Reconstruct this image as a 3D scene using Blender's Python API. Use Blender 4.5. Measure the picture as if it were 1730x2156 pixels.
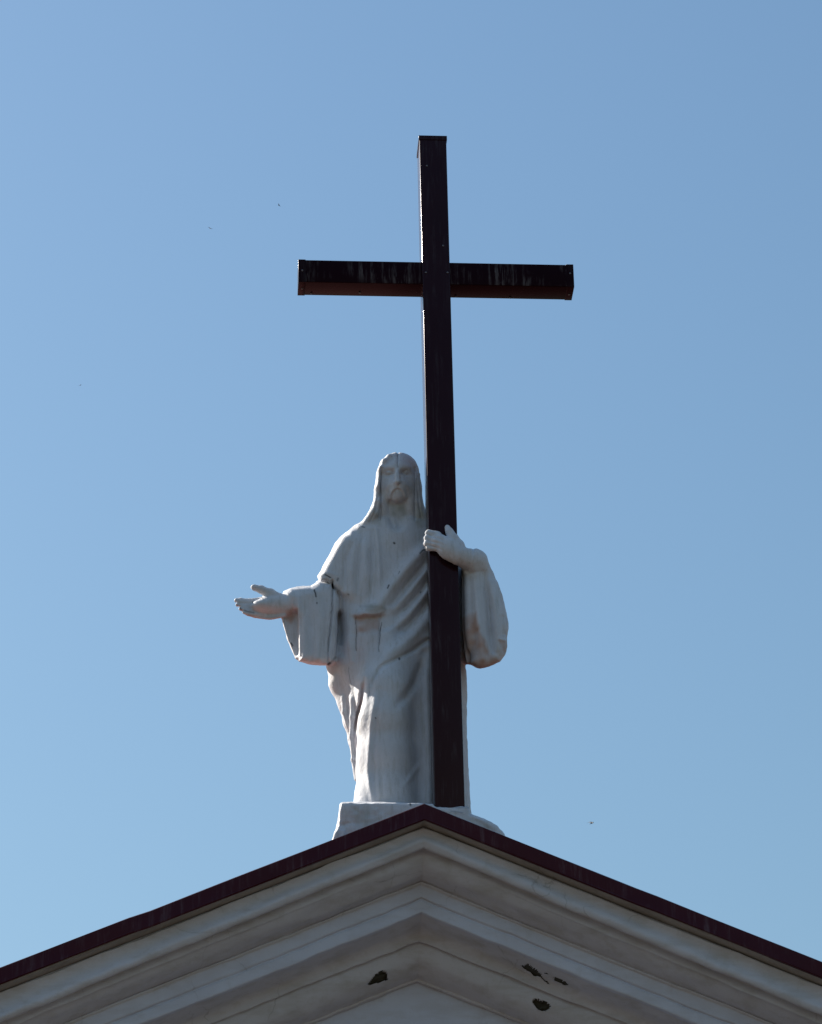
import bpy, math, random
import numpy as np
from mathutils import Matrix, Vector

# ------------------------------------------------------------------ clean scene
for o in list(bpy.data.objects):
    bpy.data.objects.remove(o, do_unlink=True)
SC = bpy.context.scene
COL = SC.collection
rng = np.random.default_rng(7)
random.seed(7)

# ------------------------------------------------------------------ camera
# the photograph measured on a 1730 x 2156 sheet; focal length in those units
FPX = 7170.0
CX, CY = 865.0, 1078.0
PITCH, HEAD, ROLL = math.radians(28.0), math.radians(4.2), 0.0207
_F = np.array([math.sin(HEAD) * math.cos(PITCH), math.cos(HEAD) * math.cos(PITCH), math.sin(PITCH)])
_R0 = np.array([math.cos(HEAD), -math.sin(HEAD), 0.0])
_U0 = np.cross(_R0, _F)
_R = _R0 * math.cos(ROLL) - _U0 * math.sin(ROLL)
_U = _U0 * math.cos(ROLL) + _R0 * math.sin(ROLL)
PW = 0.30                                   # side of the square cross timber (m)
DIST = FPX * PW / 63.3                      # distance to the foot of the cross


def ray(px, py):
    return _F + _R * ((px - CX) / FPX) - _U * ((py - CY) / FPX)


# the foot of the cross stands at x = 0, y = 0 (front face); eye height 1.6 m
CAM = -ray(947.0, 1698.0) * DIST
CAM[2] = 1.6


def W(px, py, y):
    d = ray(px, py)
    return CAM + d * ((y - CAM[1]) / d[1])


def project(P):
    d = P - CAM
    z = d @ _F
    return CX + FPX * (d @ _R) / z, CY - FPX * (d @ _U) / z


ZB = W(947.0, 1698.0, 0.0)[2]               # height of the foot of the cross
S = DIST / FPX                              # metres per sheet unit near the statue

cam_data = bpy.data.cameras.new('camera')
cam_data.sensor_fit = 'VERTICAL'
cam_data.sensor_height = 36.0
cam_data.lens = FPX / 2156.0 * 36.0
cam_data.clip_start, cam_data.clip_end = 0.5, 20000.0
cam = bpy.data.objects.new('camera', cam_data)
M = Matrix.Identity(4)
for i in range(3):
    M[i][0], M[i][1], M[i][2], M[i][3] = _R[i], _U[i], -_F[i], CAM[i]
cam.matrix_world = M
COL.objects.link(cam)
SC.camera = cam

# ------------------------------------------------------------------ sky and sun
SUN_ELEV = math.radians(36.0)
SUN_AZ = math.radians(-53.0)                # from +Y (away from the viewer) towards -X (left)
sun_dir = Vector((math.sin(SUN_AZ) * math.cos(SUN_ELEV), math.cos(SUN_AZ) * math.cos(SUN_ELEV), math.sin(SUN_ELEV)))
world = bpy.data.worlds.new('World')
SC.world = world
world.use_nodes = True
nt = world.node_tree
nt.nodes.clear()
sky = nt.nodes.new('ShaderNodeTexSky')
sky.sky_type = 'NISHITA'
sky.sun_disc = False
sky.sun_elevation = SUN_ELEV
sky.sun_rotation = SUN_AZ
sky.altitude = 0.0
sky.air_density = 2.0
sky.dust_density = 1.1
sky.ozone_density = 7.5
bg = nt.nodes.new('ShaderNodeBackground')
bg.inputs['Strength'].default_value = 0.06
out = nt.nodes.new('ShaderNodeOutputWorld')
wb = nt.nodes.new('ShaderNodeMix')
wb.data_type, wb.blend_type = 'RGBA', 'MULTIPLY'
wb.inputs[0].default_value = 1.0
wb.inputs[7].default_value = (1.0, 0.995, 0.965, 1.0)
nt.links.new(sky.outputs[0], wb.inputs[6])
nt.links.new(wb.outputs[2], bg.inputs[0])
nt.links.new(bg.outputs[0], out.inputs[0])

sun_data = bpy.data.lights.new('sun', 'SUN')
sun_data.energy = 5.0
sun_data.angle = math.radians(0.5)
sun_data.color = (1.0, 0.92, 0.80)
sun = bpy.data.objects.new('sun', sun_data)
sun.rotation_euler = sun_dir.to_track_quat('Z', 'Y').to_euler()
sun.location = (0, 0, 60)
COL.objects.link(sun)

SC.view_settings.view_transform = 'Standard'
SC.view_settings.look = 'None'
SC.view_settings.exposure = 1.08
SC.view_settings.gamma = 1.0
SC.view_settings.use_curve_mapping = False


# ------------------------------------------------------------------ object helpers
def link(name, me, parent=None):
    o = bpy.data.objects.new(name, me)
    COL.objects.link(o)
    if parent is not None:
        o.parent = parent
    return o


def empty(name, loc):
    o = bpy.data.objects.new(name, None)
    o.empty_display_size = 0.2
    o.location = loc
    COL.objects.link(o)
    return o


def tag(o, label=None, cat=None, group=None, kind=None):
    if label:
        o['label'] = label
    if cat:
        o['category'] = cat
    if group:
        o['group'] = group
    if kind:
        o['kind'] = kind
    return o


def mesh_np(name, V, quads=None, tris=None, smooth=True):
    me = bpy.data.meshes.new(name)
    nq = 0 if quads is None else len(quads)
    ntr = 0 if tris is None else len(tris)
    me.vertices.add(len(V))
    me.vertices.foreach_set('co', np.ascontiguousarray(V, np.float32).ravel())
    loops = []
    if nq:
        loops.append(np.asarray(quads, np.int32).ravel())
    if ntr:
        loops.append(np.asarray(tris, np.int32).ravel())
    lp = np.concatenate(loops)
    me.loops.add(len(lp))
    me.loops.foreach_set('vertex_index', lp)
    starts = np.concatenate([np.arange(nq) * 4, nq * 4 + np.arange(ntr) * 3]).astype(np.int32)
    me.polygons.add(nq + ntr)
    me.polygons.foreach_set('loop_start', starts)
    me.polygons.foreach_set('use_smooth', np.full(nq + ntr, smooth))
    me.update(calc_edges=True)
    return me


def child_of(o, parent):
    """Parent keeping the world position (the parents here are unrotated empties)."""
    o.parent = parent
    o.location = Vector(o.location) - Vector(parent.location)


# ------------------------------------------------------------------ material helpers
class Nodes:
    def __init__(self, name):
        self.m = bpy.data.materials.new(name)
        self.m.use_nodes = True
        self.t = self.m.node_tree
        self.t.nodes.clear()
        self.out = self.t.nodes.new('ShaderNodeOutputMaterial')
        self.b = self.t.nodes.new('ShaderNodeBsdfPrincipled')
        self.t.links.new(self.b.outputs[0], self.out.inputs[0])

    def n(self, typ, **kw):
        nd = self.t.nodes.new(typ)
        for k, v in kw.items():
            setattr(nd, k, v)
        return nd

    def set(self, sock, v):
        if hasattr(v, 'is_output') or isinstance(v, bpy.types.NodeSocket):
            self.t.links.new(v, sock)
        else:
            sock.default_value = v

    def coords(self, scale=(1, 1, 1), space='Object'):
        tc = self.n('ShaderNodeTexCoord')
        mp = self.n('ShaderNodeMapping')
        mp.inputs['Scale'].default_value = scale
        self.t.links.new(tc.outputs[space], mp.inputs[0])
        return mp.outputs[0]

    def noise(self, scale, detail=4, rough=0.55, vec=None, dist=0.0):
        nd = self.n('ShaderNodeTexNoise')
        nd.inputs['Scale'].default_value = scale
        nd.inputs['Detail'].default_value = detail
        nd.inputs['Roughness'].default_value = rough
        nd.inputs['Distortion'].default_value = dist
        if vec is not None:
            self.t.links.new(vec, nd.inputs['Vector'])
        return nd.outputs['Fac']

    def ramp(self, fac, stops):
        nd = self.n('ShaderNodeValToRGB')
        self.t.links.new(fac, nd.inputs[0])
        e = nd.color_ramp.elements
        while len(e) < len(stops):
            e.new(0.5)
        for el, (p, c) in zip(e, stops):
            el.position = p
            el.color = (c, c, c, 1) if not isinstance(c, (tuple, list)) else (*c, 1)
        return nd.outputs[0]

    def mix(self, fac, a, b, mode='MIX'):
        nd = self.n('ShaderNodeMix', data_type='RGBA', blend_type=mode)
        self.set(nd.inputs[0], fac)
        self.set(nd.inputs[6], (*a, 1) if isinstance(a, (tuple, list)) and len(a) == 3 else a)
        self.set(nd.inputs[7], (*b, 1) if isinstance(b, (tuple, list)) and len(b) == 3 else b)
        return nd.outputs[2]

    def math(self, op, a, b=0.0):
        nd = self.n('ShaderNodeMath', operation=op)
        self.set(nd.inputs[0], a)
        self.set(nd.inputs[1], b)
        return nd.outputs[0]

    def bump(self, h, strength=0.3, dist=0.01):
        nd = self.n('ShaderNodeBump')
        nd.inputs['Strength'].default_value = strength
        nd.inputs['Distance'].default_value = dist
        self.t.links.new(h, nd.inputs['Height'])
        self.t.links.new(nd.outputs[0], self.b.inputs['Normal'])

    def attr(self, name):
        nd = self.n('ShaderNodeAttribute')
        nd.attribute_name = name
        sp = self.n('ShaderNodeSeparateColor')
        self.t.links.new(nd.outputs['Color'], sp.inputs[0])
        return sp.outputs


def mat_stone():
    """Old whitewashed stone: rain streaks, greenish-grey patches, primer showing where paint is lost, painted bounce light, cracks."""
    m = Nodes('whitewashed_stone')
    streak = m.noise(9, 6, 0.65, m.coords((3.0, 3.0, 0.35)))
    blot = m.noise(5, 6, 0.6, m.coords())
    fine = m.noise(70, 5, 0.65, m.coords())
    base = m.mix(m.ramp(blot, [(0.35, 0.0), (0.7, 1.0)]), (0.595, 0.605, 0.66), (0.53, 0.535, 0.575))
    base = m.mix(m.ramp(streak, [(0.50, 0.0), (0.76, 0.6)]), base, (0.36, 0.355, 0.33))
    base = m.mix(m.ramp(fine, [(0.56, 0.0), (0.78, 0.45)]), base, (0.33, 0.33, 0.31))
    a = m.attr('wear_and_bounce')
    base = m.mix(a[0], base, (0.42, 0.245, 0.175))
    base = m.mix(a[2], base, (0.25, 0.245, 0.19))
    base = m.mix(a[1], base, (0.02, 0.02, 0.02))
    m.set(m.b.inputs['Base Color'], base)
    m.b.inputs['Roughness'].default_value = 0.7
    m.b.inputs['Specular IOR Level'].default_value = 0.3
    h = m.math('ADD', m.math('MULTIPLY', fine, 0.5), m.noise(18, 6, 0.6, m.coords()))
    m.bump(h, 0.6, 0.016)
    return m.m


def mat_plaster(name, c1, c2, c3):
    m = Nodes(name)
    big = m.noise(1.3, 6, 0.6, m.coords())
    mid = m.noise(6, 6, 0.62, m.coords())
    fine = m.noise(60, 4, 0.6, m.coords())
    base = m.mix(m.ramp(big, [(0.35, 0.0), (0.68, 1.0)]), c1, c2)
    smear = m.noise(3.2, 6, 0.65, m.coords((0.55, 1.6, 2.2)))
    base = m.mix(m.ramp(smear, [(0.48, 0.0), (0.75, 0.7)]), base, c3)
    base = m.mix(m.ramp(mid, [(0.55, 0.0), (0.78, 0.6)]), base, c3)
    base = m.mix(m.ramp(fine, [(0.6, 0.0), (0.8, 0.35)]), base, tuple(x * 0.6 for x in c3))
    # hairline cracks in patches
    vor = m.n('ShaderNodeTexVoronoi', feature='DISTANCE_TO_EDGE')
    vor.inputs['Scale'].default_value = 1.7
    wv = m.n('ShaderNodeMix', data_type='RGBA', blend_type='ADD')
    wv.inputs[0].default_value = 0.25
    cc = m.coords()
    nz = m.n('ShaderNodeTexNoise')
    nz.inputs['Scale'].default_value = 4.0
    nz.inputs['Detail'].default_value = 5.0
    m.t.links.new(cc, nz.inputs['Vector'])
    m.t.links.new(cc, wv.inputs[6])
    m.t.links.new(nz.outputs['Color'], wv.inputs[7])
    m.t.links.new(wv.outputs[2], vor.inputs['Vector'])
    line = m.ramp(vor.outputs['Distance'], [(0.0, 0.38), (0.014, 0.0)])
    base = m.mix(m.math('MULTIPLY', line, m.ramp(big, [(0.54, 0.0), (0.62, 1.0)])), base, tuple(x * 0.35 for x in c3))
    m.set(m.b.inputs['Base Color'], base)
    m.b.inputs['Roughness'].default_value = 0.85
    m.b.inputs['Specular IOR Level'].default_value = 0.25
    m.bump(m.math('ADD', m.math('MULTIPLY', fine, 0.4), mid), 0.35, 0.012)
    return m.m


def mat_sheet(name, col, rough, streak_amt, dirt=(0.30, 0.29, 0.31), ior=1.5, sheen=0.04):
    """Painted sheet metal with pale run-off streaks."""
    m = Nodes(name)
    st = m.noise(9, 5, 0.7, m.coords((2.6, 2.6, 0.22)))
    patch = m.noise(2.2, 4, 0.6, m.coords())
    fac = m.math('MULTIPLY', m.ramp(st, [(0.50, 0.0), (0.70, 1.0)]), m.ramp(patch, [(0.40, 0.0), (0.62, 1.0)]))
    fac = m.math('MULTIPLY', fac, streak_amt)
    # run-off only marks the upright faces
    geo = m.n('ShaderNodeNewGeometry')
    sepn = m.n('ShaderNodeSeparateXYZ')
    m.t.links.new(geo.outputs['Normal'], sepn.inputs[0])
    up = m.math('LESS_THAN', m.math('ABSOLUTE', sepn.outputs[2]), 0.6)
    fac = m.math('MULTIPLY', fac, up)
    speck = m.ramp(m.noise(34, 2, 0.5, m.coords()), [(0.74, 0.0), (0.8, 0.5)])
    base = m.mix(m.noise(3.0, 4, 0.6, m.coords()), tuple(c * 0.8 for c in col), tuple(c * 1.2 for c in col))
    base = m.mix(fac, base, dirt)
    base = m.mix(m.math('MULTIPLY', m.math('MULTIPLY', speck, up), min(1.0, streak_amt)), base, dirt)
    m.set(m.b.inputs['Base Color'], base)
    r = m.math('ADD', m.math('MULTIPLY', fac, 0.4), rough)
    m.set(m.b.inputs['Roughness'], r)
    m.b.inputs['IOR'].default_value = ior
    m.b.inputs['Specular Tint'].default_value = (0.30, 0.20, 0.22, 1)
    m.b.inputs['Sheen Weight'].default_value = sheen
    m.b.inputs['Sheen Roughness'].default_value = 0.35
    m.b.inputs['Sheen Tint'].default_value = (0.9, 0.88, 1.0, 1)
    m.bump(m.noise(1.6, 2, 0.4, m.coords()), 0.12, 0.02)
    return m.m


def mat_plain(name, col, rough=0.8, metal=0.0):
    m = Nodes(name)
    nz = m.noise(25, 4, 0.6, m.coords())
    m.set(m.b.inputs['Base Color'], m.mix(nz, tuple(c * 0.7 for c in col), tuple(min(1, c * 1.3) for c in col)))
    m.b.inputs['Roughness'].default_value = rough
    m.b.inputs['Metallic'].default_value = metal
    return m.m


MAT_STONE = mat_stone()
MAT_BEAM = mat_sheet('dark_maroon_sheet', (0.019, 0.005, 0.008), 0.16, 0.22, (0.13, 0.125, 0.14))
MAT_BEAM_STREAK = mat_sheet('streaked_maroon_sheet', (0.012, 0.0032, 0.006), 0.22, 1.0, (0.14, 0.12, 0.125), 1.2)
MAT_CAP = mat_sheet('maroon_end_cap', (0.012, 0.0034, 0.006), 0.22, 0.15, (0.13, 0.125, 0.14), 1.25)
MAT_FASCIA = mat_sheet('maroon_verge_sheet', (0.046, 0.008, 0.013), 0.35, 0.28, (0.20, 0.16, 0.18))
MAT_ROOF = mat_sheet('maroon_roof_sheet', (0.19, 0.05, 0.042), 0.45, 0.3, (0.25, 0.18, 0.17))
MAT_PLASTER = mat_plaster('cream_plaster', (0.605, 0.605, 0.67), (0.55, 0.545, 0.59), (0.41, 0.39, 0.375))
MAT_WALL = mat_plaster('pale_wall_plaster', (0.60, 0.63, 0.74), (0.54, 0.56, 0.66), (0.48, 0.48, 0.53))
MAT_HOLE = mat_plain('bare_dark_render', (0.050, 0.045, 0.032), 0.95)
MAT_BOARD = mat_plaster('weathered_board', (0.40, 0.36, 0.33), (0.34, 0.30, 0.27), (0.22, 0.19, 0.165))
MAT_SCREW = mat_plain('zinc_screw', (0.16, 0.15, 0.17), 0.4, 0.6)
MAT_BIRD = mat_plain('dark_feathers', (0.03, 0.03, 0.035), 0.7)
MAT_GROUND = mat_plaster('paved_ground', (0.060, 0.047, 0.034), (0.050, 0.040, 0.030), (0.040, 0.034, 0.026))


# ------------------------------------------------------------------ church gable
SLOPE = 0.4265
Y_FASCIA = -0.62
APEX = W(893.0, 1692.0, Y_FASCIA)
HALF = 7.0                                   # half width of the gable
PROFILE = []                                 # (y, dz) from the drip edge of the roof sheet inwards


def arc(y0, z0, y1, z1, n, convex=True):
    """Quarter round from (y0,z0) to (y1,z1)."""
    pts = []
    for i in range(1, n + 1):
        a = math.pi / 2 * i / n
        if convex:   # starts vertical, ends horizontal
            pts.append((y0 + (y1 - y0) * (1 - math.cos(a)), z0 + (z1 - z0) * math.sin(a)))
        else:        # starts horizontal, ends vertical
            pts.append((y0 + (y1 - y0) * math.sin(a), z0 + (z1 - z0) * (1 - math.cos(a))))
    return pts


y, z = Y_FASCIA + 0.02, -0.165
y += 0.13
PROFILE.append((y + 0.05, z + 0.02))
PROFILE.append((y + 0.05, z - 0.012))
PROFILE.append((y, z - 0.018))
PROFILE.append((y, z - 0.03))
# corona with a shallow cyma
for i in range(1, 9):
    t = i / 8
    PROFILE.append((y + 0.025 * math.sin(t * math.pi * 2) + 0.03 * t, z - 0.03 - 0.19 * t))
y, z = y + 0.03, z - 0.22
PROFILE.append((y + 0.03, z - 0.002))
PROFILE.append((y + 0.04, z + 0.045))
PROFILE.append((y + 0.12, z + 0.045))
PROFILE.append((y + 0.12, z - 0.005))
y, z = y + 0.12, z - 0.005
N_CORONA = len(PROFILE)
PROFILE += arc(y, z, y + 0.34, z - 0.175, 12)
y, z = y + 0.34, z - 0.175
PROFILE.append((y - 0.025, z - 0.004))
PROFILE.append((y - 0.025, z - 0.026))
PROFILE.append((y + 0.006, z - 0.03))
BAND = (z - 0.029, z - 0.33, y)
PROFILE.append((y + 0.006, z - 0.165))
PROFILE.append((y + 0.036, z - 0.168))
PROFILE.append((y + 0.036, z - 0.184))
PROFILE.append((y + 0.020, z - 0.188))
PROFILE.append((y + 0.022, z - 0.315))
y, z = y + 0.022, z - 0.315
PROFILE.append((y + 0.26, z - 0.015))
y, z = y + 0.26, z - 0.015
PROFILE += arc(y, z, y + 0.12, z - 0.09, 6, False)
y, z = y + 0.12, z - 0.09
PROFILE.append((y, z - 0.035))
PROFILE.append((y + 0.012, z - 0.036))
PROFILE.append((y + 0.018, z - 0.010))
PROFILE.append((y + 0.05, z - 0.010))
PROFILE.append((y + 0.05, z - 0.04))
y, z = y + 0.05, z - 0.04
PROFILE += arc(y, z, y + 0.34, z - 0.25, 14)
y, z = y + 0.34, z - 0.25
PROFILE.append((y - 0.01, z - 0.002))
PROFILE.append((y - 0.01, z - 0.022))
PROFILE.append((y + 0.05, z - 0.024))
Y_WALL, DZ_WALL = y + 0.05, z - 0.024


def vnoise(x, seed, scale):
    """1-D smooth value noise."""
    r = np.random.default_rng(seed).uniform(-1, 1, 4096)
    t = np.asarray(x) / scale + 1000.0
    i = np.floor(t).astype(int)
    f = t - i
    f = f * f * (3 - 2 * f)
    return r[i % 4096] * (1 - f) + r[(i + 1) % 4096] * f


def densify(prof, step):
    res = [prof[0]]
    for a, b in zip(prof[:-1], prof[1:]):
        L = math.hypot(b[0] - a[0], b[1] - a[1])
        n = max(1, int(math.ceil(L / step)))
        for i in range(1, n + 1):
            res.append((a[0] + (b[0] - a[0]) * i / n, a[1] + (b[1] - a[1]) * i / n))
    return res


def in_poly(px, py, poly):
    inside = np.zeros(px.shape, bool)
    n = len(poly)
    for i in range(n):
        x0, y0 = poly[i]
        x1, y1 = poly[(i + 1) % n]
        c = ((y0 > py) != (y1 > py)) & (px < (x1 - x0) * (py - y0) / (y1 - y0 + 1e-12) + x0)
        inside ^= c
    return inside


def zm(pts, x0, y0, k):
    """points read in an enlargement of the photograph -> sheet units."""
    return [((x0 + p[0] * k) * 1730 / 2675, (y0 + p[1] * k) * 1730 / 2675) for p in pts]


K3 = 320 / 1730
HOLES = [
    zm([(300, 330), (350, 345), (400, 310), (470, 320), (500, 365), (570, 410), (640, 460), (665, 530), (720, 590), (795, 645),
        (790, 662), (720, 615), (650, 545), (590, 520), (535, 530), (470, 460), (400, 420), (340, 375)], 1640, 3080, K3),
    zm([(888, 545), (940, 565), (1010, 590), (1080, 625), (1125, 660), (1110, 682), (1060, 680), (1000, 645), (900, 610)], 1640, 3080, K3),
    zm([(500, 950), (550, 930), (610, 940), (650, 965), (700, 965), (760, 995), (818, 1050), (790, 1095), (730, 1135), (670, 1140),
        (605, 1115), (560, 1060), (520, 1000)], 1640, 3080, K3),
    zm([(185, 665), (240, 620), (270, 570), (310, 520), (380, 470), (450, 435), (510, 440), (530, 490), (545, 595), (480, 605),
        (430, 632), (370, 640), (290, 670), (220, 680)], 1160, 3080, K3),
    zm([(700, 470), (740, 468), (790, 492), (780, 500), (740, 484), (705, 482)], 1640, 3080, K3),
]

church = empty('church', (APEX[0], Y_WALL, 0.0))
tag(church, 'cream church gable with stepped plaster cornice and maroon metal roof edge', 'church')


def cornice_mesh():
    prof = densify(PROFILE, 0.013)
    n = len(prof)
    # finer along the stretch that is close to the apex
    a = np.concatenate([np.linspace(0, 1.9, 170), np.linspace(1.9, 4.9, 130)[1:], np.linspace(4.9, HALF, 30)[1:]])
    xs = np.concatenate([-a[::-1], a[1:]])
    py_, dz_ = np.array([p[0] for p in prof]), np.array([p[1] for p in prof])
    X = np.repeat(xs[:, None], n, 1)
    Y = np.repeat(py_[None, :], len(xs), 0)
    Z = APEX[2] + dz_[None, :] - SLOPE * np.abs(X)
    zc0 = min(q_[1] for q_ in PROFILE[:N_CORONA]) - 0.06
    # hand-run plaster: every arris wanders a little
    for j in range(n):
        f = j / 9.0
        k = int(f)
        f -= k
        for k_, w_ in ((k, 1 - f), (k + 1, f)):
            Z[:, j] += w_ * (0.010 * vnoise(xs, 50 + k_, 0.45) + 0.006 * vnoise(xs, 90 + k_, 0.13))
            Y[:, j] += w_ * (0.010 * vnoise(xs, 150 + k_, 0.5) + 0.004 * vnoise(xs, 190 + k_, 0.08))
        # the corona grows a little deeper away from the apex
        if zc0 <= prof[j][1] <= -0.21:
            Z[:, j] -= 0.020 * np.abs(xs) * min(1.0, (-0.21 - prof[j][1]) / 0.10)
    V = np.stack([X + APEX[0], Y, Z], -1).reshape(-1, 3)
    # trowelled arrises: round every corner a little
    G = V.reshape(len(xs), n, 3)
    for _ in range(2):
        G[:, 1:-1, 1:] = 0.25 * G[:, :-2, 1:] + 0.5 * G[:, 1:-1, 1:] + 0.25 * G[:, 2:, 1:]
    V = G.reshape(-1, 3)
    px, py = project(V)
    depth = np.zeros(len(V))
    for h in HOLES:
        c = np.mean(h, 0)
        dn = 1.0
        ins = in_poly(px, py, h)
        depth = np.where(ins, 1.0, depth)
    V[:, 1] += depth * (0.045 + 0.02 * vnoise(px + 3 * py, 77, 6.0))
    V[:, 2] += depth * 0.004
    V[:, 1:] += 0
    i, j = np.meshgrid(np.arange(len(xs) - 1), np.arange(n - 1), indexing='ij')
    q = np.stack([i * n + j, i * n + j + 1, (i + 1) * n + j + 1, (i + 1) * n + j], -1).reshape(-1, 4)
    me = mesh_np('cornice', V, quads=q)
    me.materials.append(MAT_PLASTER)
    me.materials.append(MAT_HOLE)
    me.materials.append(MAT_WALL)
    mi = (depth[q].sum(1) >= 2).astype(np.int32)
    band = np.array([BAND[0] >= p_[1] >= BAND[1] and BAND[2] - 0.01 <= p_[0] <= BAND[2] + 0.06 for p_ in prof])
    jj = q[:, 0] % n
    mi = np.where((mi == 0) & band[jj], 2, mi)
    me.polygons.foreach_set('material_index', mi)
    # sharp arrises
    me.set_sharp_from_angle(angle=math.radians(60))
    return me


cor = link('cornice', cornice_mesh())
child_of(cor, church)


def rake_strip(name, mat, prof, step=0.25, wob=0.0, seed=1, thick=None):
    """An open profile swept along both rakes, mitred at the apex."""
    n = len(prof)
    a = np.linspace(0, HALF + 0.35, int((HALF + 0.35) / step) + 1)
    xs = np.concatenate([-a[::-1], a[1:]])
    V = []
    for j, (yy, dz) in enumerate(prof):
        zz = APEX[2] + dz - SLOPE * np.abs(xs) + wob * vnoise(xs, seed + j, 0.9)
        if name == 'roof_verge':
            zz = zz + np.where(xs < -2.78, 0.014, 0.0) + np.where(xs > 2.1, 0.006, 0.0)
        yv = yy + wob * vnoise(xs, seed + 40 + j, 0.8)
        V.append(np.stack([xs + APEX[0], yv, zz], -1))
    V = np.stack(V, 1).reshape(-1, 3)
    i, j = np.meshgrid(np.arange(len(xs) - 1), np.arange(n - 1), indexing='ij')
    q = np.stack([i * n + j, i * n + j + 1, (i + 1) * n + j + 1, (i + 1) * n + j], -1).reshape(-1, 4)
    me = mesh_np(name, V, quads=q, smooth=True)
    me.set_sharp_from_angle(angle=math.radians(25))
    me.materials.append(mat)
    o = link(name, me)
    child_of(o, church)
    return o


# sheet-metal verge: face, rolled drip and return
rake_strip('roof_verge', MAT_FASCIA, [(Y_FASCIA + 0.5, 0.006), (Y_FASCIA + 0.012, 0.004), (Y_FASCIA, -0.006), (Y_FASCIA, -0.150),
                                      (Y_FASCIA - 0.006, -0.160), (Y_FASCIA + 0.002, -0.172), (Y_FASCIA + 0.02, -0.170), (Y_FASCIA + 0.02, -0.11)],
           0.2, 0.004, 11)
rake_strip('verge_board', MAT_BOARD, [(Y_FASCIA + 0.021, -0.12), (Y_FASCIA + 0.021, -0.163), (Y_FASCIA + 0.145, -0.166), (Y_FASCIA + 0.4, -0.150)], 0.12, 0.004, 23)
rake_strip('roof', MAT_ROOF, [(Y_FASCIA + 0.45, 0.010), (Y_FASCIA + 6, 0.012), (Y_FASCIA + 24, 0.012)], 0.5, 0.003, 31)


def box_mesh(name, x0, x1, y0, y1, z0, z1, bevel=0.0):
    V = np.array([(x, y, z) for x in (x0, x1) for y in (y0, y1) for z in (z0, z1)])
    q = [(0, 1, 3, 2), (4, 6, 7, 5), (0, 4, 5, 1), (2, 3, 7, 6), (0, 2, 6, 4), (1, 5, 7, 3)]
    return mesh_np(name, V, quads=np.array(q), smooth=False)


def wall_mesh():
    x0, x1 = APEX[0] - HALF + 0.5, APEX[0] + HALF - 0.5
    za = APEX[2] + DZ_WALL + 0.10
    ze = za - SLOPE * (HALF - 0.5)
    yb = Y_WALL + 23
    prof = [(x0, -0.0), (x1, -0.0), (x1, ze), (APEX[0], za), (x0, ze)]
    V = [(x, Y_WALL, z) for x, z in prof] + [(x, yb, z) for x, z in prof]
    me = bpy.data.meshes.new('wall')
    f = [(0, 1, 2, 3, 4), (9, 8, 7, 6, 5)] + [(i, i + 5, (i + 1) % 5 + 5, (i + 1) % 5) for i in range(5) if i not in (2, 3)]
    me.from_pydata(V, [], f)
    me.materials.append(MAT_WALL)
    return me


wl = link('wall', wall_mesh())
child_of(wl, church)

# ------------------------------------------------------------------ cross
ZT = W(911.0, 286.0, 0.0)[2]
cross = empty('cross', (0, 0.15, ZB))
tag(cross, 'tall dark maroon metal-clad cross standing in front of the statue on the gable ridge', 'cross')


def bevel_box(name, x0, x1, y0, y1, z0, z1, w, mat, segs=3, parent=cross, cut=0):
    import bmesh
    bm = bmesh.new()
    vs = [bm.verts.new((x, y, z)) for x in (x0, x1) for y in (y0, y1) for z in (z0, z1)]
    for f in [(0, 1, 3, 2), (4, 6, 7, 5), (0, 4, 5, 1), (2, 3, 7, 6), (0, 2, 6, 4), (1, 5, 7, 3)]:
        bm.faces.new([vs[i] for i in f])
    bmesh.ops.recalc_face_normals(bm, faces=bm.faces)
    bmesh.ops.bevel(bm, geom=list(bm.edges), offset=w, segments=segs, affect='EDGES', profile=0.5)
    me = bpy.data.meshes.new(name)
    bm.to_mesh(me)
    bm.free()
    for p in me.polygons:
        p.use_smooth = True
    me.set_sharp_from_angle(angle=math.radians(40))
    me.materials.append(mat)
    o = link(name, me)
    child_of(o, parent)
    return o


H2 = PW / 2
bevel_box('upright', -H2, H2, 0.0, PW + 0.06, ZB - 0.12, ZT - 0.004, 0.012, MAT_BEAM)
bevel_box('end_cap', -H2 - 0.007, H2 + 0.007, -0.007, PW + 0.067, ZT - 0.055, ZT, 0.003, MAT_BEAM)
zb1 = W(918.0, 552.0, 0.012)[2]
zb0 = W(918.0, 598.5, 0.012)[2]
xl, xr = W(628.5, 570.0, 0.012)[0], W(1207.0, 580.0, 0.012)[0]
BEAM = bevel_box('crossbeam', xl, xr, 0.012, PW - 0.012, zb0, zb1, 0.010, MAT_BEAM_STREAK)
for s, x in ((-1, xl), (1, xr)):
    a, b = sorted((x - s * 0.075, x + s * 0.004))
    bevel_box('end_cap', a, b, 0.009, PW - 0.009, zb0 - 0.003, zb1 + 0.003, 0.003, MAT_CAP)


def screw_mesh():
    import bmesh
    bm = bmesh.new()
    bmesh.ops.create_uvsphere(bm, u_segments=10, v_segments=6, radius=0.012)
    me = bpy.data.meshes.new('screw')
    bm.to_mesh(me)
    bm.free()
    for p in me.polygons:
        p.use_smooth = True
    me.materials.append(MAT_SCREW)
    return me


SCREW = screw_mesh()
k5 = 1050 / 1730
for (u, v) in [(138, 792), (801, 803), (917, 804), (1574, 808), (893, 660), (806, 231)]:
    (p,) = zm([(u, v)], 900, 400, k5)
    o = link('screw', SCREW)
    yy = 0.0 if 780 < u < 935 else 0.009
    o.location = W(p[0], p[1], yy)
    child_of(o, cross)
for (u, v) in [(138, 889), (186, 915), (446, 911), (960, 931), (1253, 938), (1569, 920)]:
    (p,) = zm([(u, v)], 900, 400, k5)
    d = ray(*p)
    t = (zb0 - 0.005 - CAM[2]) / d[2]
    o = link('screw', SCREW)
    o.location = CAM + d * t
    child_of(o, cross)

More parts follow.
